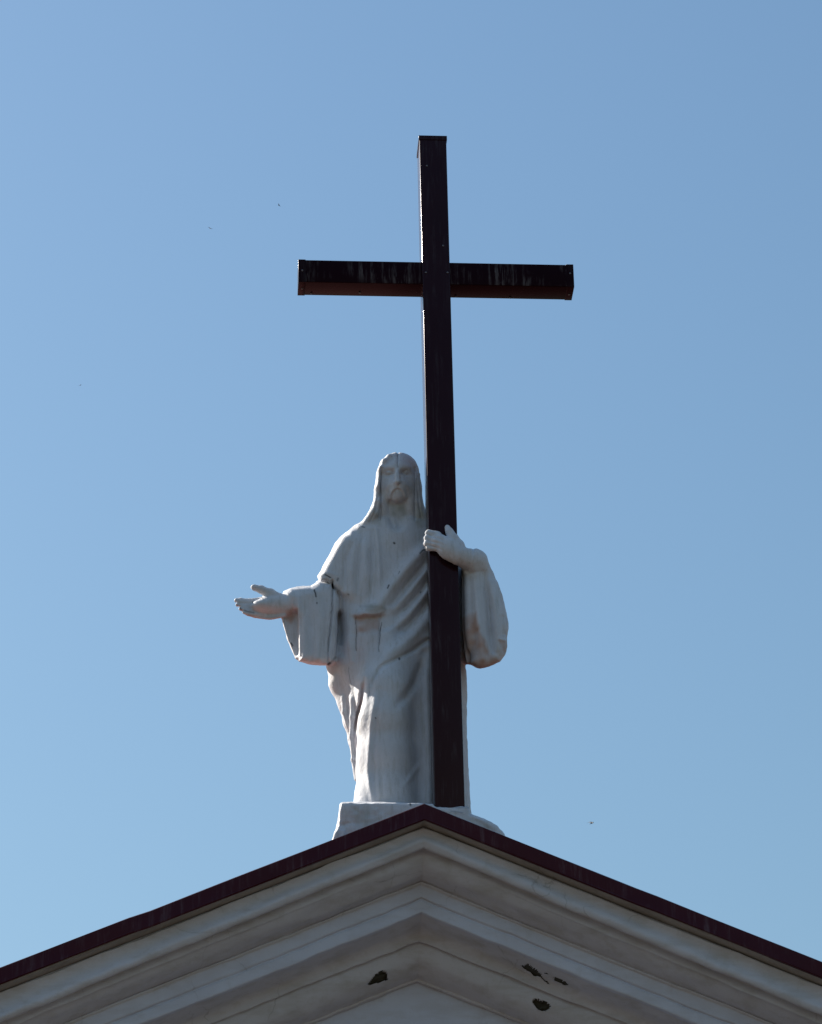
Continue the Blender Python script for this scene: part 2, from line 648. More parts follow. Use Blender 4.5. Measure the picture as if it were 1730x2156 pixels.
# ------------------------------------------------------------------ statue: one carved figure as a signed distance field
VOX = 0.008
ROBE, BODY, HAIR, MANTLE, SLEEVE_A, SLEEVE_B, HAND_A, HAND_B = range(8)
PRIMS = []            # (function(P, px, py) -> distance, op, blend, part)


def add(fn, op='u', k=0.03, part=ROBE):
    PRIMS.append((fn, op, k, part))


def capsule(a, b, ra, rb, sq=1.0):
    """Round cone between two points given as (px, py, y); radii in sheet units; sq squashes it in depth."""
    A, B = W(*a), W(*b)
    ra, rb = ra * S, rb * S
    sc = np.array([1.0, 1.0 / sq, 1.0])
    A, B = A * sc, B * sc
    ab = B - A
    L2 = ab @ ab

    def f(P, px, py):
        Q = P * sc - A
        t = np.clip((Q @ ab) / L2, 0, 1)
        d = np.sqrt(((Q - t[:, None] * ab) ** 2).sum(1)) - (ra + (rb - ra) * t)
        return d * min(1.0, sq)
    return f


def chain(pts, op='u', k=0.03, part=ROBE, sq=1.0):
    for p, q in zip(pts[:-1], pts[1:]):
        add(capsule(p[:3], q[:3], p[3], q[3], sq), op, k, part)


def ellipsoid(c, rx, ry, rz):
    """centre (px, py, y); radii in sheet units along x, depth, height."""
    C = W(*c)
    R = np.array([rx, ry, rz]) * S

    def f(P, px, py):
        q = (P - C) / R
        k0 = np.sqrt((q ** 2).sum(1)) + 1e-9
        k1 = np.sqrt(((q / R) ** 2).sum(1)) + 1e-9
        return k0 * (k0 - 1.0) / k1
    return f


def loft(rows, cy, e=2.2):
    """Stack of superellipse sections. rows: (py, left px, right px, half depth [m], centre y [m])."""
    zc = np.array([W(0.5 * (r[1] + r[2]), r[0], r[4])[2] for r in rows])[::-1]
    xl_ = np.array([W(r[1], r[0], r[4])[0] for r in rows])[::-1]
    xr_ = np.array([W(r[2], r[0], r[4])[0] for r in rows])[::-1]
    hb = np.array([r[3] for r in rows])[::-1]
    yc = np.array([r[4] for r in rows])[::-1]

    def f(P, px, py):
        z = P[:, 2]
        l, r = np.interp(z, zc, xl_), np.interp(z, zc, xr_)
        b, c = np.interp(z, zc, hb), np.interp(z, zc, yc)
        a, m = (r - l) / 2, (r + l) / 2
        u, v = np.abs(P[:, 0] - m) / a, np.abs(P[:, 1] - c) / b
        k0 = (u ** e + v ** e) ** (1 / e) + 1e-6
        gx = (u / k0) ** (e - 1) / a
        gy = (v / k0) ** (e - 1) / b
        d = (k0 - 1.0) / np.sqrt(gx * gx + gy * gy + 1e-9)
        d = np.maximum(d, -0.3)
        dz = np.maximum(z - zc[-1], zc[0] - z)
        return np.where(dz > 0, np.sqrt(np.maximum(d, 0) ** 2 + dz ** 2), np.maximum(d, dz))
    return f


def poly(pts, y0, y1, r):
    """Polygon (sheet units) run in depth from y0 to y1, rounded by r sheet units."""
    pts = np.array(pts, float)
    rr = r * S

    def f(P, px, py):
        d = np.full(len(px), 1e9)
        s = np.ones(len(px))
        n = len(pts)
        for i in range(n):
            a, b = pts[i], pts[i - 1]
            ex, ey = b - a
            wx, wy = px - a[0], py - a[1]
            t = np.clip((wx * ex + wy * ey) / (ex * ex + ey * ey), 0, 1)
            d = np.minimum(d, (wx - ex * t) ** 2 + (wy - ey * t) ** 2)
            c1, c2, c3 = py >= a[1], py < b[1], ex * wy > ey * wx
            s = np.where((c1 & c2 & c3) | (~c1 & ~c2 & ~c3), -s, s)
        d2 = s * np.sqrt(d) * S + rr
        dy = np.abs(P[:, 1] - (y0 + y1) / 2) - (y1 - y0) / 2 + rr
        return np.minimum(np.maximum(d2, dy), 0) + np.sqrt(np.maximum(d2, 0) ** 2 + np.maximum(dy, 0) ** 2) - rr
    return f


def stroke(pts, w, amp, ymax=0.75, edge=0.0):
    """A carved fold: raises (amp > 0) or cuts (amp < 0) the surface along a polyline in sheet units.
    amp in sheet units, one value or one per point. edge != 0: steep on one side (overlapping cloth)."""
    pts = np.array(pts, float)
    amps = np.broadcast_to(np.array(amp, float), (len(pts),)) * S

    def f(P, px, py):
        best = np.full(len(px), 1e9)
        val = np.zeros(len(px))
        for i in range(len(pts) - 1):
            a, b = pts[i], pts[i + 1]
            ex, ey = b - a
            wx, wy = px - a[0], py - a[1]
            t = np.clip((wx * ex + wy * ey) / (ex * ex + ey * ey), 0, 1)
            dx, dy_ = wx - ex * t, wy - ey * t
            d = np.sqrt(dx * dx + dy_ * dy_)
            h = np.exp(-(d / w) ** 2)
            if edge:
                side = (ex * wy - ey * wx) * np.sign(edge)
                h = h * np.clip(side / math.hypot(ex, ey) / abs(edge) * 0.5 + 0.5, 0, 1)
            v = h * (amps[i] + (amps[i + 1] - amps[i]) * t)
            val = np.where(d < best, v, val)
            best = np.minimum(best, d)
        m = np.clip((ymax - P[:, 1]) / 0.12, 0, 1)
        return -val * m
    f.reach = (pts, 3 * w)
    return f


def fold(pts, w, amp, ymax=0.75, edge=0.0):
    add(stroke(pts, w, amp, ymax, edge), 'd')


def field(P, groups=None):
    px, py = project(P)
    D = np.full(len(P), 0.5)
    LAB = np.zeros(len(P), np.int8)
    for i, (fn, op, k, part) in enumerate(PRIMS):
        if groups is not None:
            sel = np.nonzero(groups[0][i][groups[1]])[0]
            if not len(sel):
                continue
            d, cur = fn(P[sel], px[sel], py[sel]), D[sel]
        else:
            sel = slice(None)
            d, cur = fn(P, px, py), D
        if op == 'u':
            lab = LAB[sel]
            LAB[sel] = np.where(d < cur, part, lab)
            h = np.maximum(k - np.abs(cur - d), 0) / k
            D[sel] = np.minimum(cur, d) - h * h * k * 0.25
        elif op == 's':
            h = np.maximum(k - np.abs(cur + d), 0) / k
            D[sel] = np.maximum(cur, -d) + h * h * k * 0.25
        else:
            D[sel] = cur + d
    return D, LAB


def hit(px, py, y0=-0.4):
    """Depth y at which the view ray through (px, py) meets what has been modelled so far."""
    d = ray(px, py)
    t = (y0 - CAM[1]) / d[1]
    for _ in range(60):
        p = CAM + d * t
        v = field(p[None])[0][0]
        if v < 0.002:
            break
        t += max(0.6 * v, 0.002)
        if t * d[1] + CAM[1] > 1.4:
            break
    return (CAM + d * t)[1]


def extract(lo, hi, vox):
    """Sparse surface nets of field(): vertices, quads, part label per vertex, normals."""
    lo, hi = np.array(lo), np.array(hi)
    B = 6
    nb = np.ceil((hi - lo) / (vox * B)).astype(int)
    n = nb * B + 1
    bi = np.stack(np.meshgrid(*[np.arange(k) for k in nb], indexing='ij'), -1).reshape(-1, 3)
    bc = lo + (bi + 0.5) * B * vox
    rad = 0.5 * B * vox * math.sqrt(3)
    px, py = project(bc)
    rel = []
    for fn, op, k, part in PRIMS:
        if op == 'd':
            pts, reach = fn.reach
            x0, y0 = pts.min(0) - reach - rad / S
            x1, y1 = pts.max(0) + reach + rad / S
            rel.append((px > x0) & (px < x1) & (py > y0) & (py < y1))
        else:
            rel.append(fn(bc, px, py) < rad * 1.3 + 0.05 + k)
    D, _ = field(bc)
    keep = np.abs(D) < rad * 1.5 + 0.045
    kb = bi[keep]
    relk = [r[keep] for r in rel]
    kid = np.full(nb, -1, np.int32)
    kid[tuple(kb.T)] = np.arange(len(kb))
    # samples of kept blocks (shared corners once)
    act = np.zeros(n, bool)
    for b in kb:
        s_ = b * B
        act[s_[0]:s_[0] + B + 1, s_[1]:s_[1] + B + 1, s_[2]:s_[2] + B + 1] = True
    idx = np.stack(np.nonzero(act), -1)
    # each sample belongs to one of the (up to 8) blocks touching it that is kept
    blk = np.full(len(idx), -1, np.int32)
    for ox in (0, 1):
        for oy in (0, 1):
            for oz in (0, 1):
                c = (idx - (ox, oy, oz)) // B
                ok = (c >= 0).all(1) & (c < nb).all(1) & (blk < 0)
                cc = np.clip(c, 0, nb - 1)
                v = kid[cc[:, 0], cc[:, 1], cc[:, 2]]
                blk = np.where(ok & (v >= 0), v, blk)
    P = lo + idx * vox
    d, lab = field(P, (relk, blk))
    F = np.full(n, np.nan, np.float32)
    F[tuple(idx.T)] = d
    Lb = np.zeros(n, np.int8)
    Lb[tuple(idx.T)] = lab
    # cells
    c = idx[(idx < n - 1).all(1)]
    corners = [(i, j, k) for i in (0, 1) for j in (0, 1) for k in (0, 1)]
    val = np.stack([F[c[:, 0] + i, c[:, 1] + j, c[:, 2] + k] for i, j, k in corners], 1)
    ok = ~np.isnan(val).any(1)
    neg = val < 0
    ok &= neg.any(1) & ~neg.all(1)
    c, val, neg = c[ok], val[ok], neg[ok]
    acc = np.zeros((len(c), 3))
    cnt = np.zeros(len(c))
    for a in range(8):
        for b in range(a + 1, 8):
            pa, pb = np.array(corners[a]), np.array(corners[b])
            if np.abs(pa - pb).sum() != 1:
                continue
            x = neg[:, a] != neg[:, b]
            t = val[:, a] / np.where(x, val[:, a] - val[:, b], 1)
            acc += np.where(x[:, None], pa + (pb - pa) * t[:, None], 0)
            cnt += x
    V = lo + (c + acc / cnt[:, None]) * vox
    vid = np.full(n, -1, np.int32)
    vid[tuple(c.T)] = np.arange(len(c))
    # label of a vertex: label at its inside corner
    labs = np.stack([Lb[c[:, 0] + i, c[:, 1] + j, c[:, 2] + k] for i, j, k in corners], 1)
    order = np.abs(val).argmin(1)
    vl = labs[np.arange(len(c)), order]
    quads = []
    for ax in range(3):
        o1, o2 = [(1, 2), (2, 0), (0, 1)][ax]
        e = np.zeros(3, int)
        e[ax] = 1
        s = idx[(idx + e < n).all(1) & (idx[:, o1] > 0) & (idx[:, o2] > 0)]
        f0 = F[tuple(s.T)]
        f1 = F[tuple((s + e).T)]
        x = ((f0 < 0) != (f1 < 0)) & ~np.isnan(f0) & ~np.isnan(f1)
        s, f0 = s[x], f0[x]
        d1, d2 = np.zeros(3, int), np.zeros(3, int)
        d1[o1], d2[o2] = 1, 1
        q = np.stack([vid[tuple((s - d1 - d2).T)], vid[tuple((s - d2).T)], vid[tuple(s.T)], vid[tuple((s - d1).T)]], 1)
        q = np.where((f0 < 0)[:, None], q, q[:, ::-1])
        quads.append(q[(q >= 0).all(1)])
    Q = np.concatenate(quads)
    # normals
    a = V[Q[:, 2]] - V[Q[:, 0]]
    b = V[Q[:, 3]] - V[Q[:, 1]]
    fnrm = np.cross(a, b)
    N = np.zeros_like(V)
    for i in range(4):
        for ax in range(3):
            N[:, ax] += np.bincount(Q[:, i], fnrm[:, ax], len(V))
    N /= np.linalg.norm(N, axis=1)[:, None] + 1e-12
    return V, Q, vl, N


# ---- lower robe -------------------------------------------------------------
YB = 0.72
add(loft([(1370, 705, 972, 0.34, YB), (1420, 706, 980, 0.35, YB), (1480, 728, 982, 0.34, YB), (1540, 750, 982, 0.34, YB),
          (1620, 757, 985, 0.34, YB), (1700, 760, 990, 0.35, YB), (1800, 758, 996, 0.35, YB)], YB, 2.8), 'u', 0.02, ROBE)
# advanced leg under the cloth
chain([(822, 1380, 0.60, 62), (812, 1460, 0.47, 58), (808, 1520, 0.43, 55), (811, 1600, 0.48, 58), (812, 1690, 0.52, 64), (812, 1760, 0.54, 68)], 'u', 0.10, ROBE)
add(capsule((768, 1508, 0.42), (766, 1528, 0.42), 15, 13), 'u', 0.08, ROBE)
# swag of the mantle over the hip, running down behind the leg
chain([(722, 1405, 0.74, 36), (722, 1440, 0.74, 29), (738, 1482, 0.74, 26), (745, 1520, 0.74, 22), (750, 1560, 0.76, 16), (757, 1640, 0.78, 10)], 'u', 0.05, ROBE)
chain([(760, 1420, 0.56, 11), (751, 1445, 0.535, 11), (745.5, 1475, 0.54, 9.5), (743, 1510, 0.56, 7.5), (740.5, 1550, 0.58, 5.5), (744, 1600, 0.585, 5), (750, 1640, 0.58, 5)], 'u', 0.03, ROBE)
chain([(727, 1442, 0.64, 5), (724.5, 1470, 0.645, 6), (725, 1500, 0.65, 5.5), (733, 1530, 0.66, 5)], 'u', 0.016, ROBE)

# ---- torso -------------------------------------------------------------------
add(loft([(1098, 785, 890, 0.18, 0.68), (1108, 765, 912, 0.25, 0.69), (1122, 738, 938, 0.29, 0.70), (1142, 722, 952, 0.31, 0.71), (1172, 708, 960, 0.33, 0.715),
          (1230, 706, 962, 0.34, 0.71), (1300, 708, 965, 0.35, YB), (1350, 708, 968, 0.35, YB), (1395, 706, 976, 0.345, YB), (1440, 716, 978, 0.31, YB), (1480, 730, 978, 0.26, YB)], YB, 2.9), 'u', 0.05, ROBE)
# upper arm
chain([(742, 1142, 0.68, 22), (730, 1162, 0.67, 25), (709, 1202, 0.66, 26), (700, 1232, 0.64, 29)], 'u', 0.06, ROBE, 0.62)

add(poly([(740, 1122), (722, 1131), (713, 1144), (700, 1166), (685, 1194), (669, 1224), (700, 1232), (722, 1252), (760, 1262), (775, 1200), (765, 1140)], 0.405, 0.80, 14), 'u', 0.07, ROBE)

# ---- right sleeve of the figure (left in the picture) -------------------------
add(poly([(598, 1246), (625, 1237), (655, 1235), (672, 1226), (700, 1224), (712, 1260), (712, 1330), (703, 1392), (692, 1400), (650, 1396),
          (622, 1387), (604, 1345), (592, 1300), (590, 1262)], 0.51, 0.90, 12), 'u', 0.03, SLEEVE_A)
add(poly([(600, 1247), (612, 1240), (655, 1235), (672, 1226), (700, 1224), (714, 1260), (712, 1330), (704, 1392), (692, 1400), (650, 1397), (630, 1391),
          (628, 1340), (627, 1305), (616, 1285), (603, 1262)], 0.40, 0.72, 20), 'u', 0.04, SLEEVE_A)
add(poly([(590, 1290), (627, 1282), (629, 1295), (631, 1382), (620, 1380), (604, 1340), (598, 1300)], 0.38, 0.555, 5), 's', 0.04, SLEEVE_A)
# ---- left sleeve (right in the picture) ----------------------------------------
add(poly([(950, 1180), (985, 1160), (1005, 1170), (1018, 1200), (1040, 1230), (1053, 1262), (1060, 1300), (1063, 1345), (1056, 1378), (1040, 1396),
          (1010, 1404), (984, 1402), (950, 1380)], 0.36, 0.82, 26), 'u', 0.03, SLEEVE_B)
add(poly([(976, 1200), (1014, 1185), (1025, 1198), (1036, 1210), (1047, 1226), (1057, 1252), (1064, 1284), (1070, 1312),
          (1070, 1324), (1066, 1342), (1067, 1362), (1063, 1378), (1052, 1393), (1030, 1403), (1012, 1407), (986, 1402), (977, 1330), (975, 1240)],
         0.02, 0.60, 22), 'u', 0.04, SLEEVE_B)
add(poly([(971, 1198), (1000, 1198), (1000, 1400), (980, 1400), (974, 1340), (972, 1290)], 0.14, 0.6, 5), 'u', 0.02, SLEEVE_B)
chain([(986, 1178, -0.02, 25), (999, 1185, 0.06, 27), (1008, 1212, 0.16, 30)], 'u', 0.06, SLEEVE_B)

# ---- folds -----------------------------------------------------------------
# vertical folds of the mantle hanging from the shoulder
fold([(750, 1140), (743, 1165), (740, 1200), (740, 1262)], 7, [0, 2, 4, 1])
fold([(764, 1130), (757, 1155), (754, 1200), (752, 1255)], 4.5, [-1, -3.5, -3.5, -1.5])
fold([(774, 1118), (770, 1150), (770, 1210), (768, 1262)], 8, [0, 4, 5, 1])
fold([(784, 1118), (783, 1160), (782, 1250)], 3, [-1, -3.5, -2])
fold([(790, 1114), (794, 1150), (796, 1200), (797, 1262)], 6, [3, 5, 5, 1.5], edge=-3)
fold([(745, 1140), (727, 1180), (722, 1240)], 5, [-1, -4, -3])
# neck opening / shoulder seam
fold([(756, 1109), (768, 1111), (790, 1113)], 4, [2, 1.5, 0.5])
# sash from under the arm to the waist: rolls and hollows
fold([(905, 1140), (888, 1160), (855, 1196), (820, 1240), (800, 1272), (760, 1291)], 12, [3, 10, 11, 11, 10, 5])
fold([(905, 1176), (880, 1206), (850, 1240), (828, 1272)], 7, [-5, -8, -8, -4])
fold([(908, 1176), (893, 1206), (866, 1240), (836, 1274), (815, 1290)], 7, [3, 7, 6, 5, 2])
fold([(908, 1215), (886, 1245), (858, 1276), (832, 1298)], 6, [-6, -8, -7, -3])
fold([(908, 1228), (893, 1252), (862, 1292), (838, 1314), (815, 1330)], 7, [4, 7, 6, 5, 2])
fold([(908, 1262), (886, 1288), (862, 1314), (836, 1336)], 7, [-7, -10, -8, -3])
fold([(908, 1290), (892, 1312), (870, 1338), (845, 1360), (815, 1376), (798, 1396)], 13, [5, 9, 9, 8, 5, 2])
fold([(908, 1344), (893, 1351), (867, 1371), (838, 1386), (805, 1402), (780, 1440)], 4.5, [-6, -8, -7, -6, -4, -1])
# belt edge: the cloth overhangs the tunic below
fold([(728, 1291), (741, 1296), (753, 1298), (768, 1295), (786, 1296.5), (800, 1293), (816, 1284)], 13, [0, 2, 4, 4.5, 5, 5, 2], edge=-3.0)
fold([(735, 1303), (752, 1304), (780, 1303), (806, 1300)], 6, [-1.5, -4.5, -5.5, -3.5])
# hollow between sleeve and tunic, tunic panel
fold([(716, 1296), (720, 1330), (720, 1372)], 9, [-7, -10, -7])
fold([(736, 1305), (735, 1350), (740, 1390)], 6, [3, 4, 2])
fold([(775, 1330), (770, 1380), (760, 1430)], 14, [4, 5, 3])
fold([(800, 1300), (799, 1330), (797, 1375)], 2.2, [-3, -3.5, -2])
fold([(750, 1300), (750, 1340), (748, 1372)], 2.2, [-2.5, -3, -2])
# thigh and skirt
fold([(794, 1450), (786, 1490), (780, 1530), (776, 1580), (774, 1625), (778, 1655), (786, 1690)], 6, [0, 3.5, 4, 4, 4, 4, 3])
fold([(802, 1460), (795, 1500), (789, 1560), (786, 1620), (792, 1670)], 4, [0, -2, -2, -2, -1])
add(ellipsoid((832, 1432, 0.53), 52, 48, 62), 'u', 0.09, ROBE)
fold([(894, 1376), (888, 1404), (872, 1440), (850, 1470), (830, 1490)], 9, [-5, -10, -9, -6, -2])
fold([(894, 1385), (899, 1440), (900, 1520), (903, 1690)], 8, [4, 6, 6, 5])
fold([(884, 1500), (886, 1600), (885, 1690)], 14, [-3, -5, -5])
fold([(768, 1425), (764, 1450), (760, 1480), (754, 1505), (748, 1535)], 4.5, [0, -8, -10, -9, -4])
fold([(800, 1405), (785, 1440), (777, 1470)], 5, [-2, -3, -1])
fold([(846, 1660), (862, 1640), (884, 1610)], 6, [1, 3, 2])
fold([(800, 1600), (803, 1650), (806, 1680)], 4, [-1, -2, -1])
# sleeve folds
fold([(629, 1256), (629, 1300), (630, 1380)], 3.5, [2, 3, 3])
fold([(700, 1222), (699, 1287), (690, 1370), (690, 1392)], 2.2, [-5, -6, -6, -4])
fold([(672, 1222), (690, 1226), (704, 1240)], 4, [-4, -5, -2])
fold([(668, 1212), (690, 1206), (712, 1214)], 5, [2, 3, 1])
fold([(668, 1250), (676, 1300), (672, 1385)], 11, [2, 6, 5])
fold([(650, 1260), (653, 1310), (654, 1385)], 8, [-2, -5, -4])
fold([(688, 1290), (686, 1340), (684, 1390)], 6, [0, -3, -3])
fold([(1000, 1205), (1004, 1260), (1009, 1330), (1018, 1385)], 8, [3, 7, 9, 5], 0.9)
fold([(990, 1215), (992, 1270), (994, 1320)], 5, [-1, -4, -3], 0.9)
fold([(1018, 1205), (1027, 1265), (1031, 1325), (1036, 1372)], 6, [-3, -9, -11, -6], 0.9)
fold([(1032, 1225), (1044, 1280), (1049, 1330), (1050, 1365)], 7, [4, 7, 7, 4], 0.9)
fold([(975, 1196), (990, 1206), (1012, 1204)], 4, [-2, -3, -1], 0.9)
fold([(1058, 1300), (1060, 1335)], 4, [-3, -4], 0.9)
fold([(1052, 1345), (1062, 1348)], 3, [3, 3], 0.9)
fold([(1000, 1330), (995, 1370), (990, 1400)], 10, [-6, -9, -5], 0.9)
fold([(996, 1156), (990, 1178), (985, 1200)], 3.0, [-2, -2.5, -2], 0.9)
fold([(1002, 1158), (997, 1180), (992, 1202)], 5, [1, 1.5, 1], 0.9)

# ---- head, neck, hair -----------------------------------------------------------
chain([(838, 1060, 0.54, 27), (838, 1090, 0.58, 29), (838, 1130, 0.62, 34)], 'u', 0.06, BODY)
add(ellipsoid((838, 1148, 0.60), 62, 44, 52), 'u', 0.08, BODY)
# hair cap and falls
add(ellipsoid((838, 999.5, 0.56), 47.5, 55, 49), 'u', 0.03, HAIR)
add(loft([(1001, 806, 869, 0.15, 0.56), (1012, 793, 883, 0.24, 0.565),
          (1030, 788, 888, 0.27, 0.58), (1052, 786, 889, 0.26, 0.59), (1070, 781, 893, 0.24, 0.60), (1086, 774, 899, 0.22, 0.61), (1100, 762, 912, 0.19, 0.62),
          (1112, 752, 925, 0.16, 0.64)], 0.56, 2.5), 'u', 0.03, HAIR)
# hollow in the hair in front of the neck and the face
add(ellipsoid((837, 1060, 0.24), 33, 52, 62), 's', 0.04, HAIR)
chain([(838, 1050, 0.53, 25), (838, 1078, 0.56, 26), (838, 1115, 0.60, 30)], 'u', 0.05, BODY)
# face
add(ellipsoid((837, 1003, 0.468), 38, 44, 45), 'u', 0.012, BODY)
add(ellipsoid((837, 1034, 0.445), 31, 41, 27), 'u', 0.05, BODY)
FY = hit(836, 1000)
add(capsule((815, 985, FY + 0.055), (828, 985.5, FY + 0.026), 4, 4.5), 'u', 0.05, BODY)
add(capsule((859, 985, FY + 0.055), (845, 985.5, FY + 0.026), 4, 4.5), 'u', 0.05, BODY)
add(ellipsoid((819, 995, FY + 0.018), 10, 8.5, 5.8), 's', 0.045, BODY)
add(ellipsoid((854, 995, FY + 0.018), 10, 8.5, 5.8), 's', 0.045, BODY)
add(ellipsoid((819, 996, FY + 0.060), 7, 6, 4.2), 'u', 0.012, BODY)
add(ellipsoid((854, 996, FY + 0.060), 7, 6, 4.2), 'u', 0.012, BODY)
chain([(836, 986, FY + 0.006, 4.6), (836, 1002, FY - 0.024, 5.0), (836.5, 1014, FY - 0.044, 6.0)], 'u', 0.022, BODY)
add(ellipsoid((831, 1016, FY - 0.008), 4, 5, 3.4), 'u', 0.014, BODY)
add(ellipsoid((842, 1016, FY - 0.008), 4, 5, 3.4), 'u', 0.014, BODY)
FM = hit(836, 1040)
add(ellipsoid((837, 1046, FM + 0.055), 15, 15, 13), 'u', 0.04, BODY)
fold([(820.5, 1050), (821, 1042), (825, 1034), (832, 1028.5)], 3.2, [2.5, 3.0, 2.6, 1.5], 0.5)
fold([(854, 1048), (852, 1041), (848, 1034), (842, 1028.5)], 3.2, [2, 2.4, 2.4, 1.5], 0.5)
fold([(825, 1048), (825, 1042), (828.5, 1035), (833, 1031), (838, 1030), (843, 1032), (847.5, 1037), (850, 1044)], 2.0, [-1.0, -1.7, -1.9, -2.4, -2.8, -2.4, -1.6, -0.6], 0.5)
fold([(811, 1040), (816, 1054), (824, 1060)], 3.0, [0.5, 1.5, 1], 0.5)
fold([(826, 1015), (820, 1026), (815, 1036)], 2.5, [-0.5, -1.6, -0.6], 0.5)
fold([(847, 1015), (854, 1026), (858, 1036)], 2.5, [-0.5, -1.6, -0.6], 0.5)
# side locks that frame the face
FL = 0.40
chain([(831, 963, 0.45, 2.5), (818, 967.5, 0.42, 3.6), (807, 977, 0.40, 4.8), (800, 994, 0.395, 5.6), (795.5, 1030, 0.405, 6.5)], 'u', 0.05, HAIR, 3.0)
chain([(795, 1030, 0.41, 7), (794.5, 1060, 0.43, 9), (787, 1086, 0.48, 13), (772, 1106, 0.52, 13)], 'u', 0.03, HAIR, 1.6)
chain([(870, 984, 0.44, 3), (877.5, 1000, 0.42, 5), (880.5, 1030, 0.43, 6.5), (879, 1060, 0.45, 10), (885, 1086, 0.48, 13), (897, 1108, 0.52, 14)], 'u', 0.03, HAIR)
fold([(837, 948), (837, 968), (837, 986)], 1.8, [-3, -3, -1], 0.7)
fold([(872, 985), (873.5, 1020), (873, 1060), (873, 1095)], 2.0, [-2, -4, -4, -3], 0.7)
fold([(877, 1010), (880, 1050), (886, 1090)], 2.0, [-1.5, -3, -2.5], 0.7)
fold([(803, 985), (800, 1020), (801, 1060), (799, 1095)], 2.0, [-2, -4, -4, -3], 0.7)
fold([(797, 1040), (790, 1075), (778, 1100)], 2.0, [-1.5, -3, -2], 0.7)
# collar bones / neck sinews
fold([(824, 1070), (829, 1095), (834, 1110)], 4, [1.5, 3, 2], 0.7)

# ---- open hand (left in the picture), palm up, fingers together ---------------------
YH = 0.52
chain([(690, 1262, 0.62, 24), (640, 1270, 0.58, 24), (600, 1276, 0.54, 23), (585, 1276, 0.53, 22)], 'u', 0.03, HAND_A)
add(ellipsoid((572, 1276, 0.53), 30, 28, 24), 'u', 0.05, HAND_A)
add(ellipsoid((553, 1282, 0.53), 30, 32, 17), 'u', 0.05, HAND_A)
# index, middle, ring, little finger: base, middle joint, tip; the far ones lower and further back
chain([(552, 1265, 0.53, 9), (524, 1268, 0.53, 7.2), (507, 1265, 0.53, 6.4), (497.5, 1264.5, 0.52, 5.4)], 'u', 0.014, HAND_A)
chain([(550, 1275, 0.53, 9), (524, 1276.5, 0.52, 7.4), (508, 1274.5, 0.52, 6.6), (500, 1272.5, 0.51, 5.6)], 'u', 0.012, HAND_A)
chain([(552, 1285, 0.52, 9), (528, 1285.5, 0.51, 7.4), (514, 1283, 0.505, 6.6), (507, 1281, 0.50, 5.4)], 'u', 0.012, HAND_A)
chain([(555, 1294.5, 0.51, 8.5), (537, 1294, 0.50, 7), (523, 1290.5, 0.495, 6), (515, 1288, 0.49, 5)], 'u', 0.012, HAND_A)
add(poly([(602, 1252), (575, 1256), (552, 1257), (527, 1262.5), (506, 1260), (497, 1262), (497, 1269), (504, 1277), (509, 1284), (525, 1295), (546, 1303), (568, 1304.5),
          (586, 1302), (602, 1297)], 0.488, 0.60, 5), 'u', 0.012, HAND_A)
fold([(497, 1269), (515, 1271), (538, 1270)], 1.6, [-2, -1.6, -0.4], 0.8)
fold([(502, 1277.5), (520, 1280.5), (542, 1280)], 1.6, [-2, -1.6, -0.4], 0.8)
fold([(509, 1285.5), (528, 1289.5), (546, 1290)], 1.6, [-2, -1.6, -0.4], 0.8)
# thumb
chain([(590, 1262, 0.50, 13), (568, 1250, 0.47, 11), (550, 1241.5, 0.45, 8.5), (536, 1237.5, 0.44, 6.2), (533, 1236, 0.44, 5.4)], 'u', 0.03, HAND_A)

# ---- hand clasping the cross (right in the picture) --------------------------------------
chain([(1000, 1186, 0.06, 20), (984, 1177, -0.02, 20), (966, 1169, -0.075, 19.5)], 'u', 0.012, HAND_B)
chain([(966, 1170, -0.075, 19), (945, 1155, -0.085, 20), (925, 1142, -0.075, 20)], 'u', 0.05, HAND_B, 0.75)
add(ellipsoid((950, 1160, -0.075), 26, 13, 22), 'u', 0.04, HAND_B)
for (bx, by, kx, ky, ex, r) in [(921, 1127, 902.5, 1123, 903, 8.2), (919, 1136, 899.5, 1134, 900, 7.8), (919, 1145, 899, 1144.5, 899, 7.6), (922, 1154, 903, 1154, 902, 6.8)]:
    add(capsule((bx, by, -0.070), (kx, ky, -0.045), r + 1.2, r), 'u', 0.012, HAND_B)
    add(capsule((kx, ky, -0.045), (ex - 2.5, ky + 0.5, 0.10), r, r * 0.9), 'u', 0.008, HAND_B)
    add(capsule((ex - 2.5, ky + 0.5, 0.10), (ex + 2, ky + 1, 0.20), r * 0.9, r * 0.75), 'u', 0.006, HAND_B)
chain([(966, 1150, -0.07, 13), (954, 1134, -0.07, 10), (946, 1120, -0.06, 8), (942.5, 1111, -0.052, 6.6)], 'u', 0.035, HAND_B)
fold([(905, 1129), (925, 1134), (940, 1142)], 1.8, [-2.0, -1.6, -0.4], 0.3)
fold([(903, 1139.5), (922, 1143), (936, 1150)], 1.8, [-2.0, -1.6, -0.4], 0.3)
fold([(903, 1150), (920, 1153), (934, 1159)], 1.8, [-1.8, -1.4, -0.4], 0.3)

import time
_t = time.time()
zt, zb_ = W(838, 940, 0.6)[2], ZB - 0.12
VS, QS, LS, NS = extract((W(480, 1270, 0.5)[0], -0.30, zb_), (W(1084, 1300, 0.5)[0], 1.20, zt), VOX)
print('statue', len(VS), len(QS), time.time() - _t)


def poly_dist(px, py, pts):
    d = np.full(len(px), 1e9)
    for a, b in zip(pts[:-1], pts[1:]):
        ex, ey = b[0] - a[0], b[1] - a[1]
        t = np.clip(((px - a[0]) * ex + (py - a[1]) * ey) / (ex * ex + ey * ey), 0, 1)
        d = np.minimum(d, np.hypot(px - a[0] - ex * t, py - a[1] - ey * t))
    return d


